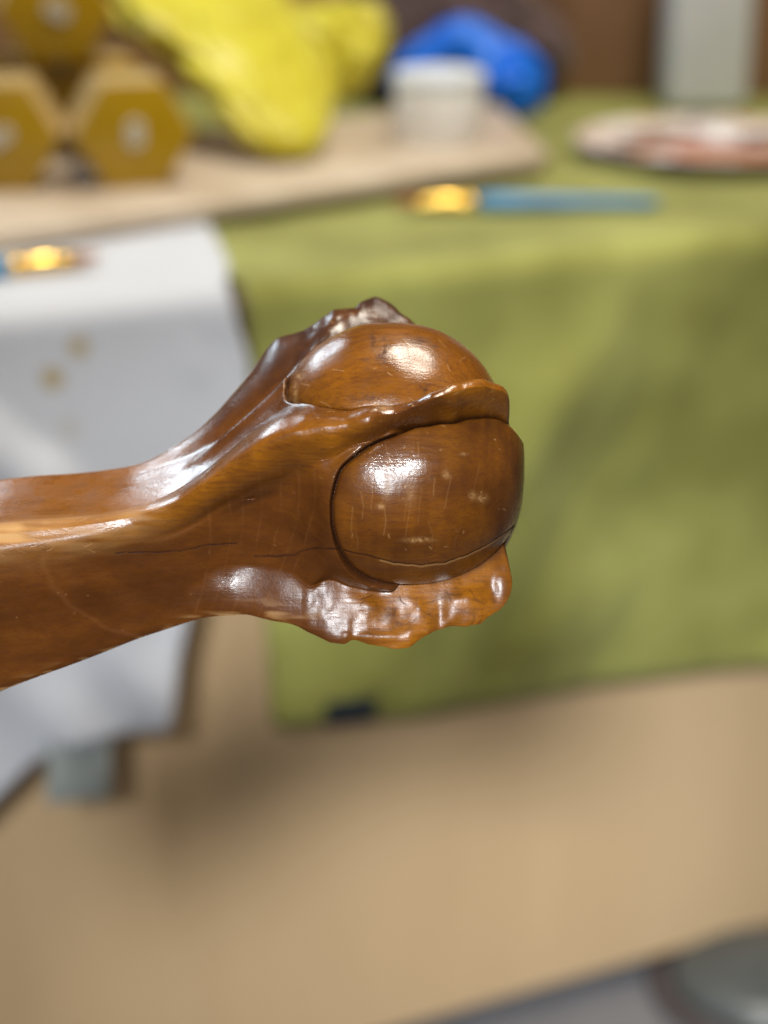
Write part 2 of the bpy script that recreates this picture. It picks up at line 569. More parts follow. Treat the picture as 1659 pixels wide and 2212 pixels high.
    # light scratches
    def scratch(a, b, ln, ang, wd, am, mask):
        nonlocal light
        m = (np.abs(u - a) < ln + 8) & (np.abs(v - b) < ln + 8) & near & mask
        if not m.any():
            return
        bend = rng.uniform(-0.2, 0.2)
        pts = [(a, b), (a + ln * .5 * math.cos(ang), b + ln * .5 * math.sin(ang)),
               (a + ln * math.cos(ang + bend), b + ln * math.sin(ang + bend))]
        dd = polyline_dist(u[m], v[m], pts)
        light[m] = np.maximum(light[m], am * np.exp(-(dd / wd) ** 2))
    allm = np.ones((nx, nt), bool)
    for i in range(26):
        scratch(rng.uniform(-100, 250), rng.uniform(-210, 80), rng.uniform(2, 9), rng.choice([1.5, 0.3, 2.6]) + rng.uniform(-.5, .5), rng.uniform(0.7, 1.5), rng.uniform(.15, .6), isball)
    for i in range(22):
        scratch(rng.uniform(-100, 240), rng.uniform(-200, 40), rng.uniform(30, 90), 1.5 + rng.uniform(-.12, .12), rng.uniform(0.7, 1.2), rng.uniform(.06, .2), isball)
    for i in range(22):
        scratch(rng.uniform(-200, 180), rng.uniform(110, 290), rng.uniform(4, 26), rng.choice([-0.6, 0.6, 2.2]) + rng.uniform(-.4, .4), rng.uniform(0.7, 1.1), rng.uniform(.12, .45), isball)
    for i in range(34):
        xx = rng.uniform(-860, -600)
        cc = float(c1(np.array([xx]))[0]) + float(rM(np.array([xx]))[0]) * 0.33
        scratch(xx, cc + rng.normal(0, 26), rng.uniform(4, 22), rng.uniform(-.7, .5), rng.uniform(.7, 1.1), rng.uniform(.12, .5), allm)
    for i in range(30):
        scratch(rng.uniform(-860, -150), rng.uniform(-400, 60), rng.uniform(1, 6), rng.uniform(0, 3), rng.uniform(.7, 1.1), rng.uniform(.1, .35), ~isball)
    for (a, b, rx, ry, am) in ((52, -171, 26, 5, .8), (-28, -98, 8, 6, .8), (112, -30, 8, 8, .6), (190, -80, 10, 9, .7), (170, -75, 8, 9, .6),
                               (-15, -60, 6, 22, .35), (34, -70, 10, 26, .3), (150, 15, 8, 3, .7), (-22, 116, 13, 8, .85), (-36, 121, 9, 5, .8), (-213, 150, 5, 26, .7), (-205, 190, 9, 8, .6),
                               (-220, 225, 5, 14, .7), (-265, -330, 10, 3, .6)):
        light = np.maximum(light, am * np.exp(-((u - a) / rx) ** 2 - ((v - b) / ry) ** 2) * near * (0.55 + 0.6 * noise3(u / 4, v / 4, 0.5, 61)).clip(0, 1))
    r = r - np.where(isball, 1.6, 0.7) * crack - 1.1 * light
    lean = np.where(who == 3, 0.04, 0.22) * sstep(140, 232, x) * np.maximum(r - np.maximum(ball, 0), 0) * (~isball)
    # carved swellings and hollows on the face of the lower claw
    fw = (who == 2) * sstep(6, 40, r - base) * sstep(-260, -150, x)
    bump = noise3(x / 38, r / 30, 0.4, 81) * 2.2 + noise3(x / 17, r / 15, 0.4, 82) * 1.0
    for bx, br_, sx, sr, ba in ((-172, 335, 50, 45, -7), (-50, 322, 27, 26, 11), (18, 348, 24, 30, -8), (54, 326, 13, 24, 6), (95, 350, 18, 26, -8), (150, 312, 30, 24, 10),
                                (197, 292, 12, 30, -9), (226, 268, 18, 26, 12), (-40, 392, 70, 11, 7), (80, 378, 60, 10, 5), (0, 300, 30, 9, -5)):
        bump = bump + ba * np.exp(-((x - bx) / sx) ** 2 - ((r - br_) / sr) ** 2)
    rad = rad + 0.7 * fw * bump / np.maximum(r, 100)
    y = cen + r * np.sin(rad)
    z = r * np.cos(rad)
    # ---------------------------------------------------------------- wear, stain, colour masks
    n1 = noise3(x / 30, y / 30, z / 30, 51)
    n2 = noise3(x / 90, y / 9, z / 9, 52)
    n3 = fbm(x / 9, y / 9, z / 9, 53, 3)
    n4 = fbm(x / 55, y / 55, z / 55, 54, 3)
    wear = light.copy()
    ed = np.exp(-(dM / 9) ** 2) * (1 - sstep(-560, -430, x))
    wear = np.maximum(wear, ed * np.clip(-0.15 + 0.5 * n2 + 0.35 * n1 + 0.9 * (1 - sstep(-860, -640, x)), 0, 0.9))
    wear = np.maximum(wear, np.exp(-((dM + 1) / 13) ** 2) * (1 - sstep(-520, -420, x)) * np.clip(.22 + .25 * n2 + .06 * (1 - sstep(-700, -560, x)), 0.05, .5))
    ed2 = np.exp(-((t + 70) / 3.0) ** 2) * (x < -150)
    wear = np.maximum(wear, ed2 * np.clip(n2 * 0.9, 0, 0.6))
    tipn = clawm & (n3 > 0.62)
    wear = np.maximum(wear, np.where(tipn & (who != 2), np.clip((n3 - 0.85) * 2.0, 0, .4), 0))
    wear = np.maximum(wear, np.exp(-((x - 55) / 34) ** 2) * (who == 4) * np.clip(n3 - 0.1, 0, .35))    # chipped pale tip of the far claw
    wear = np.maximum(wear, 0.4 * np.exp(-((x + 18) / 30) ** 2 - ((t - 104) / 9) ** 2) * (who == 4) * np.clip(n3, 0, .5))
    wear = np.maximum(wear, np.where((lipd > -8) & (lipd < 0) & (lobe > -46) & (t > 20) & (t < 100), np.clip(0.15 + n2 * .5, 0, .4), 0))
    amber = np.zeros((nx, nt))
    amber = np.maximum(amber, isball & (dM > 0) & (t < 112)) * 0.62 * np.clip(0.8 + n4 * .3, 0.3, 1)
    amber = np.maximum(amber, np.where(isball & (dM <= 0), np.clip(0.16 + n4 * 0.2 + 0.22 * noise3(x / 7, y / 90, z / 40, 57), 0.03, .6), 0))
    amber = np.maximum(amber, np.where((who == 2) & (x > -160), np.clip(0.85 + n4 * .5, .2, 1) * sstep(-160, 20, x), 0))
    amber = np.maximum(amber, np.where((who == 3) & (x > 40), np.clip(0.9 + n4 * .5, .3, 1) * sstep(40, 150, x), 0))
    amber = np.maximum(amber, np.where((~isball) & (t > 20) & (t < 112), 0.75 * (1 - sstep(-520, -380, x)), 0))
    amber = np.maximum(amber, np.exp(-((dM + 2) / 11) ** 2) * (~isball) * (1 - sstep(-130, 0, x)) * np.clip(.8 + .4 * n1, .2, 1))
    amber = gauss2(amber.astype(np.float32), 3.0)
    stain_and_groove = crack * 0.95
    stain_and_groove = np.maximum(stain_and_groove, 0.85 * edge)  # groove line around the ball coloured darker
    stain_and_groove = np.maximum(stain_and_groove, np.where(who == 4, sstep(-270, -190, x) * np.clip(0.72 + n4 * .5, 0, .9), 0))
    stain_and_groove = np.maximum(stain_and_groove, np.where((~isball) & (t > 84) & (t < 116), sstep(-400, -230, x) * np.clip(.35 + n4 * .5, 0, .6), 0))
    for (a, b, rx, ry, am) in ((-22, 240, 9, 30, .8), (-45, 262, 7, 18, .7), (-28, 226, 10, 11, .8), (55, 262, 30, 7, .55), (-60, 215, 12, 12, .3), (90, 255, 14, 9, .5),
                               (-40, 135, 45, 10, .55), (70, 158, 26, 12, .75), (85, -38, 6, 5, .7), (150, -35, 9, 40, .28), (108, -70, 6, 22, .2), (-10, -318, 40, 22, .55), (25, -345, 26, 26, .4), (-20, -275, 40, 10, .6),
                               (110, -290, 30, 14, .4), (205, -290, 12, 30, .5), (-270, 235, 40, 26, .5), (-40, 120, 30, 10, .3)):
        stain_and_groove = np.maximum(stain_and_groove, am * np.exp(-((u - a) / rx) ** 2 - ((v - b) / ry) ** 2) * near * np.clip(0.5 + 1.1 * n3, 0, 1))
    # growth rings cut across on the front face
    v0 = v - cen
    ringu = np.where(u > -480, u + 0.0016 * (v0 + 60) ** 2, u * 1.0 - 0.004 * (v0 - 90) ** 2)
    ring = np.zeros((nx, nt))
    for c in (-395, -352, -326, -286, -243, -204, -170):
        ring = np.maximum(ring, 0.11 * np.exp(-((u + 0.0016 * (v0 + 55) ** 2 - c + 3 * n1) / 2.2) ** 2) * np.clip(.6 + n1, .1, 1))
    for c in (-755,):
        ring = np.maximum(ring, 0.10 * np.exp(-((u - 0.0075 * np.clip(20 - v0, 0, 400) ** 1.9 + 6 * n1 - c) / 7) ** 2))
    ring = ring * near * (t < 12) * (t > -72) * (~isball)
    # ---------------------------------------------------------------- mesh
    P = np.stack([x + lean, y, z], -1)
    cap = []
    for s_ in (0.93, 0.8, 0.55, 0.25):
        q = P[-1].copy()
        q[:, 1] *= s_
        q[:, 2] *= s_
        q[:, 0] = 274 + 7 * (1 - s_ ** 2)
        cap.append(q)
    P = np.concatenate([P, np.array(cap)], 0)

    def padrow(A):
        return np.concatenate([A, np.repeat(A[-1:], 4, 0)], 0)
    dull = np.clip(fbm(x / 70, y / 55, z / 55, 91, 3) * 0.75 + 0.12, 0, 0.75)
    dull = np.maximum(dull, np.where((who == 2) & (x > -330), (0.72 + 0.26 * (1 - sstep(-230, -170, x))) * sstep(-400, -320, x), 0))
    dull = np.maximum(dull, np.where((~isball) & (np.abs(dM) < 9), 0.55 * (1 - sstep(-640, -480, x)), 0))
    dull = gauss2(dull.astype(np.float32), 3.0)
    at = {'wear': wear, 'amber': amber, 'stain_and_groove': stain_and_groove, 'ring': ring, 'dull': dull}
    at = {k: padrow(np.clip(v_, 0, 1)) for k, v_ in at.items()}
    isball, who_, xx = padrow(isball), padrow(who), padrow(x)
    n = P.shape[0]
    idx = np.arange(n * nt).reshape(n, nt)
    a, b = idx[:-1], idx[1:]
    quads = np.stack([a, b, np.roll(b, -1, 1), np.roll(a, -1, 1)], -1).reshape(-1, 4)[:, ::-1]
    co = P.reshape(-1, 3) * U
    # smooth normals of the whole carving, kept when it is split into its parts
    fn = np.cross(co[quads[:, 2]] - co[quads[:, 0]], co[quads[:, 3]] - co[quads[:, 1]])
    vn = np.zeros_like(co)
    for c in range(4):
        for d_ in range(3):
            vn[:, d_] += np.bincount(quads[:, c], fn[:, d_], minlength=len(co))
    vn /= np.linalg.norm(vn, axis=1, keepdims=True) + 1e-20
    ib = isball.reshape(-1)[quads].sum(1) >= 2
    wq = who_.reshape(-1)[quads[:, 0]]
    xq = xx.reshape(-1)[quads[:, 0]]
    lab = np.where(ib, 5, np.where((wq > 0) & (xq > -150), wq, 0))
    lab[-(4 * nt):] = 5
    root = thing('furniture_leg', 'varnished brown wooden furniture leg carved as a claw gripping a ball', 'furniture leg')
    right, up, tow = Vector((1, 0, 0)), Vector((0, math.sin(PITCH), math.cos(PITCH))), Vector((0, -math.cos(PITCH), math.sin(PITCH)))
    M = Matrix((right, up, tow)).transposed().to_4x4()
    M.translation = Vector((0.00258, 0.50017, 0.58880))
    root.matrix_world = M
    names = {0: ('leg_shaft', None), 1: ('claw', None), 2: ('claw', 'orange brown crackled lower claw with wavy knuckles'), 3: ('claw', 'front claw with a smooth amber tip'),
             4: ('claw', 'dark rough far claw with chipped pale tip'), 5: ('ball', None)}
    for L_, (nm, lb) in names.items():
        f = quads[lab == L_]
        used, inv = np.unique(f, return_inverse=True)
        f2 = inv.reshape(f.shape).astype(np.int32)
        me = bpy.data.meshes.new(nm)
        extra_v, extra_f = [], []
        vv = co[used]
        nn = vn[used]
        loops = f2.reshape(-1)
        starts = np.arange(0, len(loops), 4, dtype=np.int32)
        if L_ in (0, 5):   # close the end with one polygon
            row = idx[0] if L_ == 0 else idx[-1][::-1]
            mp = np.full(len(co), -1)
            mp[used] = np.arange(len(used))
            loops = np.concatenate([loops, mp[row]]).astype(np.int32)
            starts = np.concatenate([starts, [len(f2) * 4]]).astype(np.int32)
        me.vertices.add(len(vv))
        me.vertices.foreach_set('co', vv.astype(np.float32).ravel())
        me.loops.add(len(loops))
        me.loops.foreach_set('vertex_index', loops)
        me.polygons.add(len(starts))
        me.polygons.foreach_set('loop_start', starts)
        me.update(calc_edges=True)
        me.shade_smooth()
        for k, A in at.items():
            at_ = me.attributes.new(k, 'FLOAT', 'POINT')
            at_.data.foreach_set('value', A.reshape(-1)[used].astype(np.float32))
        me.normals_split_custom_set_from_vertices(nn.astype(np.float32))
        o = obj(nm, me, mat, root)
        if lb:
            o['label'] = lb
    return root


# ------------------------------------------------------------------ setting
M_floor = simple('grey_concrete', (0.085, 0.083, 0.088), (0.13, 0.128, 0.135), 5, rough=0.8, bump=0.2, bscale=90)
fl = obj('floor', box(6, 6, 0.04, (0, 1.5, FLOOR - 0.02)), M_floor, kind='structure')
M_wall = simple('brown_wall', (0.10, 0.055, 0.03), (0.16, 0.09, 0.05), 3, rough=0.8, bump=0.1)
wl = obj('wall', box(6, 0.1, 3.0, (0, 2.95, FLOOR + 1.5)), M_wall, kind='structure')

# ------------------------------------------------------------------ the wooden cabinet under the towels
M_ply = simple('light_brown_board', (0.51, 0.345, 0.185), (0.58, 0.405, 0.225), 1.0, (6, 6, 1.2), rough=0.55, bump=0.12, bscale=120)
M_dark = simple('dark_edge', (0.05, 0.04, 0.035), (0.07, 0.055, 0.045), 20, rough=0.7)
cab = thing('cabinet', 'light brown wooden cabinet draped with green and white towels', 'cabinet', tab(0, 0, FLOOR), YAW)
HT = TOP - FLOOR
obj('front_panel', box(2.2, 0.02, HT - 0.045, (0.05, 0.012, (HT - 0.045) / 2 + 0.02), 0.002), M_ply, cab)
obj('side_panel', box(0.02, 0.95, HT - 0.045, (-1.04, 0.50, (HT - 0.045) / 2 + 0.02), 0.002), M_ply, cab)
obj('side_panel', box(0.02, 0.95, HT - 0.045, (1.14, 0.50, (HT - 0.045) / 2 + 0.02), 0.002), M_ply, cab)
obj('top', box(2.26, 1.05, 0.022, (0.05, 0.525, HT - 0.012), 0.004), M_ply, cab)
obj('plinth', box(2.16, 0.9, 0.018, (0.05, 0.50, 0.010), 0.001), M_dark, cab)

# ------------------------------------------------------------------ towels


def cloth(s_of, tmax, hang_of, n_s, n_t, off=0.03, wob=0.006, seed=1, lift=0.004, fold_dir=0.0, thick=0.004, front=0.004):
    """a cloth from the table top over its front edge; s_of(a, l) gives the position along the edge
    for cross parameter a (0..1) and run l (metres from the edge, negative on the table top)"""
    aa = np.linspace(0, 1, n_s)
    rows = []
    R = 0.014
    for i in range(n_t):
        f = i / (n_t - 1)
        row = []
        for a in aa:
            tm = tmax(a) if callable(tmax) else tmax
            hg = hang_of(a)
            l = -tm + f * (tm + hg)
            s = s_of(a, l)
            if l < -R:
                yy, zz, nrm = -l - R - off + 0.0, 0.0, (0, 1)
                yy = -l - off
            elif l < R:
                ang = (l + R) / (2 * R) * math.pi / 2
                yy, zz = -off + R * (1 - math.sin(ang)), -R * (1 - math.cos(ang))
            else:
                yy, zz = -off, -l
            row.append((s, yy, zz, l))
        rows.append(row)
    A = np.array(rows)
    s, yy, zz, l = A[..., 0], A[..., 1], A[..., 2], A[..., 3]
    hangw = sstep(0.0, 0.10, l)
    wv = fbm((s + fold_dir * l) / 0.085, l / 0.30, 0.3, seed, 2) * wob * 1.6 + noise3(s / 0.03, l / 0.05, 0.9, seed + 3) * wob * 0.35
    yy = yy - hangw * (np.abs(wv) * 0.6 + wv * 0.6 + 0.004) - 0.0
    zz = zz + lift + (1 - hangw) * (noise3(s / 0.06, l / 0.06, 0.2, seed + 9) * 0.0016 + 0.0016)
    P = np.stack([s, yy, zz], -1)
    me = grid_mesh('cloth', P)
    return me


def solid(o, th):
    md = o.modifiers.new('thickness', 'SOLIDIFY')
    md.thickness = th
    md.offset = 0
    return o


def terry(name, c1, c2, bump=0.6, scale=7, spots=()):
    m = simple(name, c1, c2, scale, rough=0.95, bump=bump, bscale=900, spec=0.1, sheen=0.12, detail=5, lo=0.38, hi=0.66)
    if spots:
        nt = m.node_tree
        b = nt.nodes['Principled BSDF']
        src = b.inputs['Base Color'].links[0].from_socket
        tc = N(nt, 'ShaderNodeTexCoord')
        for (cx, cy, cz, rad, amt) in spots:
            vm = N(nt, 'ShaderNodeVectorMath', operation='DISTANCE')
            nt.links.new(tc.outputs['Object'], vm.inputs[0])
            vm.inputs[1].default_value = (cx, cy, cz)
            r = N(nt, 'ShaderNodeMapRange')
            r.inputs['From Min'].default_value = rad
            r.inputs['From Max'].default_value = rad * 0.45
            r.inputs['To Max'].default_value = amt
            nt.links.new(vm.outputs['Value'], r.inputs['Value'])
            mx = N(nt, 'ShaderNodeMix', data_type='RGBA')
            nt.links.new(r.outputs[0], mx.inputs[0])
            nt.links.new(src, mx.inputs[6])
            mx.inputs[7].default_value = (0.36, 0.24, 0.03, 1)
            src = mx.outputs[2]
        nt.links.new(src, b.inputs['Base Color'])
    return m


M_green = terry('green_terry', (0.205, 0.20, 0.045), (0.345, 0.345, 0.095), scale=8)
M_white = terry('white_terry', (0.53, 0.535, 0.565), (0.58, 0.585, 0.615), scale=5,
                spots=((-0.219, -0.046, -0.016, 0.010, .75), (-0.236, -0.046, -0.033, 0.010, .8), (-0.228, -0.046, -0.065, 0.010, .18)))
g = thing('green_towel', 'olive green terry towel spread over the cabinet top and hanging down its front', 'towel', tab(0, 0, TOP), YAW)
gl = tbl('-1:-.16 -.2:-.135 -.05:-.115 0:-.108 .1:-.104 .3:-.101')


def green_s(a, l):
    left = float(gl(np.array([l]))[0])
    return left + a * (0.95 - left)


gm = cloth(green_s, 0.97, lambda a: 0.296 + 0.040 * min(a / 0.45, 1.6), 150, 150, wob=0.009, seed=6, fold_dir=0.7)
solid(obj('cloth', gm, M_green, g), 0.0035)
M_navy = simple('navy_label_cloth', (0.003, 0.009, 0.017), (0.005, 0.013, 0.024), 60, rough=0.7)
lb = obj('sewn_label', box(0.037, 0.002, 0.0175, (0, 0, 0), 0.0006), M_navy, g)
lb.location = (-0.0515, -0.056, 0.187 - TOP)
lb.rotation_euler = (0, math.radians(4), 0)

w = thing('white_towel', 'white towel with gold paint spots hanging over the left of the cabinet front', 'towel', tab(0, 0, TOP), YAW)
wr = tbl('-.50:.0 -.30:-.045 -.10:-.0905 -.05:-.104 0:-.122 .02:-.120 .05:-.112 .10:-.115 .16:-.146 .21:-.164 .28:-.180 .5:-.21')


def white_s(a, l):
    right = float(wr(np.array([l]))[0])
    return right - (1 - a) * 0.55


def white_hang(a):
    s = -0.715 + a * 0.55
    return 0.276 if s > -0.235 else 0.276 + 0.055 * min(1.5, (-0.235 - s) / 0.06)


wm = cloth(white_s, 0.30, white_hang, 120, 110, off=0.040, wob=0.011, seed=14, lift=0.0085, fold_dir=-0.8)
solid(obj('cloth', wm, M_white, w), 0.003)
M_tag = simple('grey_tag_cloth', (0.20, 0.22, 0.21), (0.25, 0.27, 0.26), 40, rough=0.7)
tg = obj('care_tag', box(0.041, 0.0015, 0.054, (0, 0, -0.025), 0.0005), M_tag, w)
tg.location = (-0.2345, -0.052, 0.2165 - TOP)
tg.rotation_euler = (math.radians(-8), math.radians(7), 0)

# ------------------------------------------------------------------ board
M_board = simple('pale_board', (0.46, 0.36, 0.26), (0.58, 0.48, 0.37), 1.0, (14, 3, 3), rough=0.5, bump=0.05)
BZ = TOP + 0.0135
bd = thing('wooden_board', 'pale beige wooden board lying on the towels under dumbbells and tub', 'board', tab(0.2378, 0.2015, BZ), YAW)
bmb = bmesh.new()
fv = [bmb.verts.new((a - 0.2378, b - 0.2015, 0)) for a, b in ((-0.80, -0.037), (0.225, 0.199), (0.2378, 0.206), (0.243, 0.218), (0.318, 0.435), (0.312, 0.448), (0.29, 0.452), (-0.80, 0.33))]
bmb.faces.new(fv)
ex = bmesh.ops.extrude_face_region(bmb, geom=bmb.faces[:])
bmesh.ops.translate(bmb, verts=[e for e in ex['geom'] if isinstance(e, bmesh.types.BMVert)], vec=(0, 0, 0.013))
bmesh.ops.recalc_face_normals(bmb, faces=bmb.faces)
bmesh.ops.bevel(bmb, geom=[e for e in bmb.edges if abs(e.verts[0].co.z - e.verts[1].co.z) < 1e-6], offset=0.003, segments=3, profile=0.5, affect='EDGES')
obj('plank', to_mesh(bmb, 'plank'), M_board, bd)
BT = BZ + 0.013

# ------------------------------------------------------------------ dumbbells
M_ochre = simple('ochre_vinyl', (0.36, 0.215, 0.004), (0.41, 0.245, 0.007), 30, rough=0.27, bump=0.05, bscale=300)
M_sides = simple('pale_sheen_vinyl', (0.42, 0.29, 0.12), (0.48, 0.34, 0.15), 30, rough=0.4)  # ceiling sheen on head sides and handle put into a paler colour
M_print = simple('white_print', (0.55, 0.52, 0.45), None, rough=0.6)
R_HEX = 0.0405


def hexhead(name, y0, y1):
    bm = bmesh.new()
    vs = []
    for yv in (y0, y1):
        vs.append([bm.verts.new((R_HEX * math.cos(math.radians(60 * k)), yv, R_HEX * math.sin(math.radians(60 * k)))) for k in range(6)])
    bm.faces.new(vs[0])
    bm.faces.new(vs[1][::-1])
    for k in range(6):
        bm.faces.new((vs[0][k], vs[1][k], vs[1][(k + 1) % 6], vs[0][(k + 1) % 6]))
    bmesh.ops.recalc_face_normals(bm, faces=bm.faces)
    bmesh.ops.bevel(bm, geom=bm.edges[:], offset=0.0022, segments=3, profile=0.5, affect='EDGES')
    for f in bm.faces:
        f.material_index = 0 if abs(f.normal.y) > 0.8 else 1
    me = to_mesh(bm, name)
    me.materials.append(M_ochre)
    me.materials.append(M_sides)
    return me


head_front, head_back = hexhead('head', 0.0, 0.052), hexhead('head', 0.118, 0.170)
hp = np.array([(0.0135, 0.050), (0.016, 0.07), (0.0165, 0.085), (0.016, 0.10), (0.0135, 0.12)])
an = np.linspace(0, 2 * np.pi, 24, endpoint=False)
handle_me = grid_mesh('handle', np.stack([hp[:, 0:1] * np.cos(an), np.repeat(hp[:, 1:2], 24, 1), hp[:, 0:1] * np.sin(an)], -1), closed_v=True, caps=True)


def numeral():
    cu = bpy.data.curves.new('numeral', 'FONT')
    cu.body = '8'
    cu.size = 0.024
    cu.align_x = 'CENTER'
    cu.align_y = 'CENTER'
    cu.extrude = 0.0006
    cu.bevel_depth = 0.0008
    o = bpy.data.objects.new('tmp', cu)
    COL.objects.link(o)
    dg = bpy.context.evaluated_depsgraph_get()
    me = bpy.data.meshes.new_from_object(o.evaluated_get(dg))
    bpy.data.objects.remove(o)
    me.transform(Matrix.Rotation(math.radians(90), 4, 'X'))
    me.transform(Matrix.Translation((0, -0.0008, 0)))
    me.materials.clear()
    return me


num_me = numeral()


def dumbbell(loc, rz, roll, label):
    d = thing('dumbbell', label, 'dumbbell', loc, rz, 'stacked ochre hex dumbbells')
    parts = [obj('head', head_front, M_ochre, d), obj('head', head_back, M_ochre, d),
             obj('handle', handle_me, M_sides, d), obj('numeral', num_me, M_print, d)]
    d.scale = (1.07, 1.07, 1.07)
    rm = Matrix.Rotation(roll, 4, 'Y')
    for q in parts:
        q.matrix_local = rm
    return d


HZ = BT + 1.07 * R_HEX * math.cos(math.radians(30)) + 0.0005
dumbbell(tab(-0.1026, 0.1952, HZ), math.radians(17), 0, 'ochre hex dumbbell lying on the board next to the yellow cloth, numeral facing out')
dumbbell(tab(-0.1930, 0.2230, HZ), math.radians(3), math.radians(60), 'lower ochre hex dumbbell at the left edge, cut off by the frame')
dumbbell(tab(-0.1235, 0.305, HZ + 0.0762), math.radians(12), math.radians(120), 'ochre hex dumbbell stacked on top in the gap between two others')
dumbbell(tab(-0.208, 0.345, HZ + 0.0762), math.radians(8), 0, 'upper ochre hex dumbbell at the far left of the stack')

# white paper scrap
M_paper = simple('white_paper', (0.72, 0.71, 0.72), None, rough=0.8)
aa, bb = np.meshgrid(np.linspace(-1, 1, 14), np.linspace(-1, 1, 14), indexing='ij')
PP = np.stack([aa * 0.012, bb * 0.016, 0.006 + 0.005 * noise3(aa * 2, bb * 2, 0.2, 5) + 0.006 * np.abs(aa)], -1)
solid(obj('paper_scrap', grid_mesh('paper_scrap', PP), M_paper, None, label='small crumpled white paper scrap between the two lower dumbbells', category='paper'), 0.0008).location = tab(-0.1275, 0.2324, BT - 0.0005)

# ------------------------------------------------------------------ yellow cloths
M_yel = simple('yellow_cloth', (0.54, 0.46, 0.012), (0.66, 0.60, 0.03), 18, rough=0.45, bump=0.15, bscale=250, sheen=0.2)


def loft(name, spine, ra, rb, axes, n=72, wr=0.10, seed=3, rows=90):
    """closed soft tube: spine points, half-widths ra along the axis vector and rb across"""
    sp = np.array(spine, float)
    k = np.linspace(0, 1, len(sp))
    fs = [pchip(k, sp[:, i]) for i in range(3)]
    fa, fb = pchip(k, ra), pchip(k, rb)
    tt = np.linspace(0, 1, rows)
    C = np.stack([f(tt) for f in fs], -1)
    T = np.gradient(C, axis=0)
    T /= np.linalg.norm(T, axis=1, keepdims=True)
    A = np.array(axes, float)[None, :] - T * (T @ np.array(axes, float))[:, None]
    A /= np.linalg.norm(A, axis=1, keepdims=True)
    B = np.cross(T, A)
    an = np.linspace(0, 2 * np.pi, n, endpoint=False)
    endw = np.sqrt(np.clip(1 - np.abs(2 * tt - 1) ** 8, 0.02, 1))
    wv = 1 + wr * noise3(np.cos(an)[None, :] * 1.7 + 5, np.sin(an)[None, :] * 1.7, tt[:, None] * 5, seed) + wr * 1.5 * (0.45 - np.abs(noise3(np.cos(an)[None, :] * 2.4 + tt[:, None] * 3, np.sin(an)[None, :] * 2.4 + 3, tt[:, None] * 6, seed + 1))) \
        + wr * .5 * noise3(np.cos(an)[None, :] * 6, np.sin(an)[None, :] * 6 + 3, tt[:, None] * 15, seed + 2)
    ca = np.sign(np.cos(an)) * np.abs(np.cos(an)) ** 0.8
    sa = np.sign(np.sin(an)) * np.abs(np.sin(an)) ** 0.8
    P = C[:, None, :] + (A[:, None, :] * (fa(tt) * endw)[:, None, None] * ca[None, :, None] + B[:, None, :] * (fb(tt) * endw)[:, None, None] * sa[None, :, None]) * wv[..., None]
    return grid_mesh(name, P, closed_v=True, caps=True)


def W3(s, t, h):
    return tuple(tab(s, t, BT + h))


yc = obj('yellow_cloth', loft('yellow_cloth', [(-.0775, 1.462, .5085), (-.0828, 1.50, .528), (-.1109, 1.565, .572), (-.1513, 1.61, .612), (-.1935, 1.67, .650)],
                              [.026, .041, .064, .084, .095], [.014, .018, .019, .018, .018], (1, 0.25, -0.35), seed=8, wr=.21), M_yel, None,
         label='bright yellow folded cloth slumped over the dumbbells down to the board', category='cloth')
yb = obj('yellow_cloth', loft('yellow_cloth', [(-.0929, 1.74, .535), (-.0526, 1.74, .5476), (-.0282, 1.74, .5436), (-.0059, 1.74, .530)],
                              [.030, .040, .042, .028], [.03, .034, .036, .025], (0, 0, 1), seed=19, wr=.16), M_yel, None,
         label='bunched yellow cloth lying behind the longer one, near the blue glove', category='cloth')
for o in (yc, yb):
    o['group'] = 'yellow cloths on the board'

# ------------------------------------------------------------------ white tub
M_tub = simple('white_plastic', (0.82, 0.81, 0.79), (0.86, 0.85, 0.83), 30, rough=0.4, sss=0.15)
M_lid = simple('bluish_white_lid', (0.72, 0.76, 0.82), None, rough=0.35)
tub = thing('plastic_tub', 'white round plastic tub standing on the corner of the board', 'tub', tab(0.184, 0.291, BT))
obj('body', lathe('body', [(0.0345, 0.0005), (0.0358, 0.002), (0.0358, 0.042), (0.0355, 0.044), (0.030, 0.0445)]), M_tub, tub)
obj('lid', lathe('lid', [(0.030, 0.045), (0.0366, 0.045), (0.0370, 0.047), (0.0370, 0.0525), (0.0360, 0.0545), (0.033, 0.0545), (0.032, 0.0530), (0.010, 0.0530)]), M_lid, tub)

# ------------------------------------------------------------------ blue glove
M_blue = simple('blue_nitrile', (0.002, 0.14, 0.78), (0.004, 0.20, 0.90), 25, rough=0.42, bump=0.1, bscale=200)
gv = obj('rubber_glove', loft('rubber_glove', [(.004, 1.86, .500), (.036, 1.85, .519), (.076, 1.845, .545), (.1040, 1.84, .521), (.1200, 1.835, .500), (.1020, 1.82, .486)],
                              [.010, .017, .013, .021, .025, .013], [.012, .017, .016, .024, .026, .014], (0.3, -1, 0.1), seed=23, wr=.36), M_blue, None,
         label='crumpled bright blue rubber glove arched behind the white tub', category='glove')

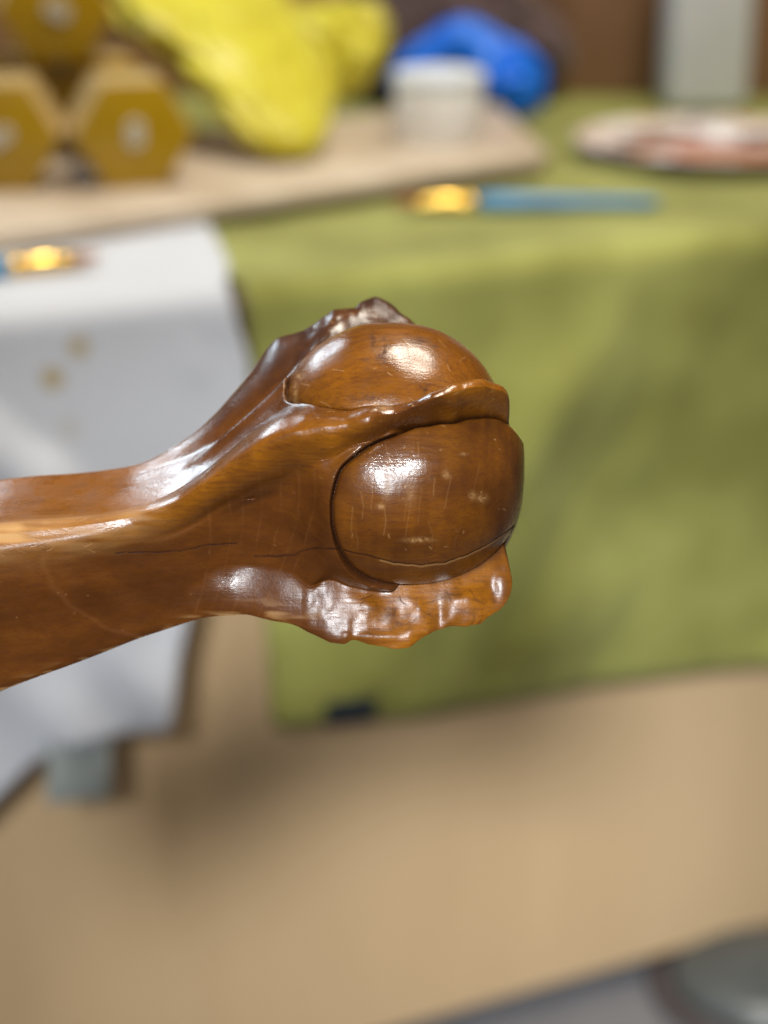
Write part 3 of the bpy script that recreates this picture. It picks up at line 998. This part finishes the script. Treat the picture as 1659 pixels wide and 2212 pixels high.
# ------------------------------------------------------------------ paint plate
M_plate = simple('smeared_white_plate', (0.62, 0.57, 0.55), (0.70, 0.66, 0.65), 42, rough=0.5, detail=2)
_cr = [n for n in M_plate.node_tree.nodes if n.type == 'VALTORGB'][0].color_ramp
for _p, _c in ((0.30, (0.16, 0.08, 0.05)), (0.40, (0.30, 0.20, 0.22)), (0.46, (0.66, 0.60, 0.58)), (0.56, (0.62, 0.52, 0.42)), (0.60, (0.44, 0.16, 0.05))):
    _e = _cr.elements.new(_p)
    _e.color = (*_c, 1)
_cr.elements[0].color = (0.08, 0.05, 0.05, 1)
_cr.elements[len(_cr.elements) - 1].color = (0.68, 0.64, 0.62, 1)
pl = thing('paint_plate', 'white paper plate smeared with brown and orange paint on the green towel', 'plate', tab(0.400, 0.222, TOP + 0.0085))
pl.scale = (1.12, 1.12, 1.12)
obj('plate', lathe('plate', [(0.060, 0.0), (0.078, 0.002), (0.098, 0.012), (0.100, 0.0125), (0.099, 0.014), (0.096, 0.0135), (0.076, 0.0045), (0.058, 0.0025), (0.01, 0.0025)], 64), M_plate, pl)
paints = {'rust': (0.42, 0.11, 0.03), 'brown': (0.14, 0.06, 0.03), 'white': (0.80, 0.79, 0.80), 'umber': (0.07, 0.045, 0.05), 'ochre': (0.42, 0.23, 0.05), 'mauve': (0.25, 0.17, 0.19), 'cream': (0.68, 0.55, 0.42)}
pm = {k: simple(k + '_paint', v, tuple(c * 0.8 for c in v), 60, rough=0.3) for k, v in paints.items()}
rp = random.Random(3)


def blob(kind, x, y, rx, ry, h, z):
    n, mrows = 28, 8
    an = np.linspace(0, 2 * np.pi, n, endpoint=False)
    fr = np.linspace(1, 0.05, mrows)
    wob = 1 + 0.28 * noise3(np.cos(an) * 1.6 + x * 90, np.sin(an) * 1.6 + y * 90, 0.4, 6)
    P = np.stack([x + rx * fr[:, None] * np.cos(an) * wob, y + ry * fr[:, None] * np.sin(an) * wob, z + h * np.sqrt(np.clip(1 - fr[:, None] ** 2, 0, 1)) * np.ones(n)], -1)
    o = obj('paint_blob', grid_mesh('paint_blob', P, closed_v=True, caps=True), pm[kind], pl)
    o['label'] = kind + ' paint blob'


def bz(x, y):
    q = math.hypot(x, y)
    return 0.0022 if q < 0.068 else 0.0022 + (q - 0.068) * 0.32


for k, x, y, rx, ry, h in (('rust', -.012, .004, .044, .026, .004), ('rust', .032, -.016, .026, .018, .004), ('white', .012, .034, .018, .015, .014), ('white', .000, -.060, .040, .015, .005),
                           ('brown', -.072, .006, .016, .018, .002), ('mauve', -.076, -.034, .020, .020, .002), ('umber', .052, .052, .022, .016, .003), ('ochre', .070, .030, .022, .014, .003),
                           ('cream', -.044, -.044, .024, .016, .002), ('ochre', .052, -.038, .022, .018, .002), ('umber', .080, -.018, .014, .018, .003), ('brown', -.050, .054, .028, .014, .002),
                           ('mauve', -.022, .074, .026, .012, .002), ('white', -.088, -.012, .010, .012, .002), ('rust', .014, .070, .024, .011, .002), ('brown', .040, -.072, .024, .014, .002),
                           ('umber', -.036, -.078, .016, .010, .002), ('umber', -.050, .020, .012, .012, .002), ('brown', .060, .000, .020, .014, .003), ('white', -.040, -.020, .016, .010, .003)):
    blob(k, x, y, rx, ry, h, bz(x, y))

# ------------------------------------------------------------------ paint brushes
M_handle = simple('blue_lacquer', (0.035, 0.17, 0.36), (0.05, 0.23, 0.45), 20, rough=0.3)
M_gold = simple('gold_ferrule', (0.85, 0.50, 0.09), (0.9, 0.58, 0.13), 40, rough=0.24, metal=1.0)
M_brist = simple('brown_bristle', (0.28, 0.09, 0.03), (0.38, 0.14, 0.05), 1.0, (40, 900, 900), rough=0.6)


def tube_x(name, prof, ky=1.0, n=24):
    an = np.linspace(0, 2 * np.pi, n, endpoint=False)
    pr = np.array(prof)
    P = np.stack([np.repeat(pr[:, 0:1], n, 1), pr[:, 1:2] * np.cos(an), pr[:, 2:3] * np.sin(an)], -1)
    return grid_mesh(name, P, closed_v=True, caps=True)


me_b = tube_x('bristles', [(-0.002, .0005, .0005), (.004, .004, .002), (.012, .0066, .0036), (.020, .0068, .0042)])
me_f = tube_x('ferrule', [(.018, .0072, .0046), (.019, .0075, .005), (.030, .0072, .0058), (.036, .0066, .0062), (.038, .0070, .0066), (.040, .0064, .0062), (.058, .0060, .006), (.060, .0066, .0066), (.062, .006, .006), (.0665, .0058, .0058)])
me_h = tube_x('handle', [(.066, .0052, .0052), (.072, .0066, .0066), (.085, .0074, .0074), (.105, .0066, .0066), (.150, .0050, .0050), (.205, .0040, .004), (.210, .0028, .0028), (.212, .001, .001)])


def brush(loc, rz, label, tilt=0.0):
    b = thing('paintbrush', label, 'paintbrush', loc, rz, 'blue handled paintbrushes')
    for nm, me, mt in (('bristles', me_b, M_brist), ('ferrule', me_f, M_gold), ('handle', me_h, M_handle)):
        obj(nm, me, mt, b)
    b.rotation_euler = (0, tilt, rz)
    b.scale = (0.9, 0.95, 0.95)
    return b


TZ2 = TOP + 0.0145
brush(tab(0.0684, 0.1318, TZ2), YAW + math.atan2(-.086, .1723), 'blue handled paintbrush with gold ferrule lying on the green towel')
brush(tab(-0.1805, 0.0356, TZ2 + 0.004), YAW + math.pi + 0.10, 'paintbrush with orange bristles and gold ferrule lying on the white towel')

# ------------------------------------------------------------------ tall white plastic box at the right
M_bot = simple('translucent_grey_plastic', (0.56, 0.58, 0.61), (0.62, 0.64, 0.66), 12, rough=0.55, sss=0.2)
bt = thing('plastic_container', 'tall pale grey plastic container standing behind the paint plate', 'container', (0.304, 1.882, TOP + 0.009), math.radians(3))
obj('body', box(0.075, 0.07, 0.19, (0, 0, 0.095), 0.008, 3), M_bot, bt)
obj('cap', lathe('cap', [(0.018, 0.1905), (0.018, 0.215), (0.016, 0.217), (0.005, 0.217)], 32), M_lid, bt)

# ------------------------------------------------------------------ wooden boards standing at the back
M_pl = [simple('brown_plank_%s' % n, c, tuple(v * 1.5 for v in c), 1.0, (30, 30, 4), rough=0.6, bump=0.1) for n, c in
        (('dark', (0.20, 0.105, 0.055)), ('tan', (0.38, 0.22, 0.11)), ('mid', (0.29, 0.16, 0.085)))]
bk = thing('plank_screen', 'brown wooden plank screen standing upright along the back of the cabinet top', 'plank screen', (0, 1.972, TOP + 0.0075))
xp = -0.62
rk = random.Random(9)
while xp < 0.80:
    wd = rk.choice((0.09, 0.11, 0.13))
    obj('plank', box(wd - 0.003, 0.018 + rk.uniform(0, .006), 0.36, (xp + wd / 2, 0, 0.18), 0.003), M_pl[rk.choice((0, 1, 1, 2))], bk)
    xp += wd
M_dcl = simple('dark_brown_cloth', (0.075, 0.045, 0.045), (0.12, 0.075, 0.07), 15, rough=0.9, sheen=0.2)
dc = obj('brown_cloth', loft('brown_cloth', [(-.05, 1.90, .5497), (.0223, 1.90, .5497), (.0669, 1.91, .5443), (.1115, 1.91, .530), (.1571, 1.92, .515), (.1799, 1.92, .505)],
                             [.05, .075, .078, .055, .035, .02], [.035, .05, .05, .04, .03, .015], (0, 0, 1), seed=31, wr=.2), M_dcl, None,
         label='dark brown crumpled cloth heaped behind the blue glove against the planks', category='cloth')

# ------------------------------------------------------------------ grey tub on the floor, lower right
M_grey = simple('grey_plastic', (0.045, 0.052, 0.054), (0.065, 0.073, 0.075), 20, rough=0.35)
M_rim = simple('dark_rubber', (0.035, 0.028, 0.028), (0.05, 0.04, 0.04), 30, rough=0.6)
rt = thing('round_pedestal', 'round grey plastic pedestal with dark rim on the floor at lower right', 'pedestal', (0.303, 1.325, FLOOR))
obj('body', lathe('body', [(0.070, 0.004), (0.074, 0.012), (0.070, 0.020), (0.05, 0.026), (0.02, 0.03), (0.004, 0.031)], 64), M_grey, rt)
obj('rim', lathe('rim', [(0.074, 0.001), (0.090, 0.001), (0.093, 0.006), (0.088, 0.013), (0.078, 0.014), (0.0745, 0.010)], 64), M_rim, rt)

build_leg(wood_varnish())
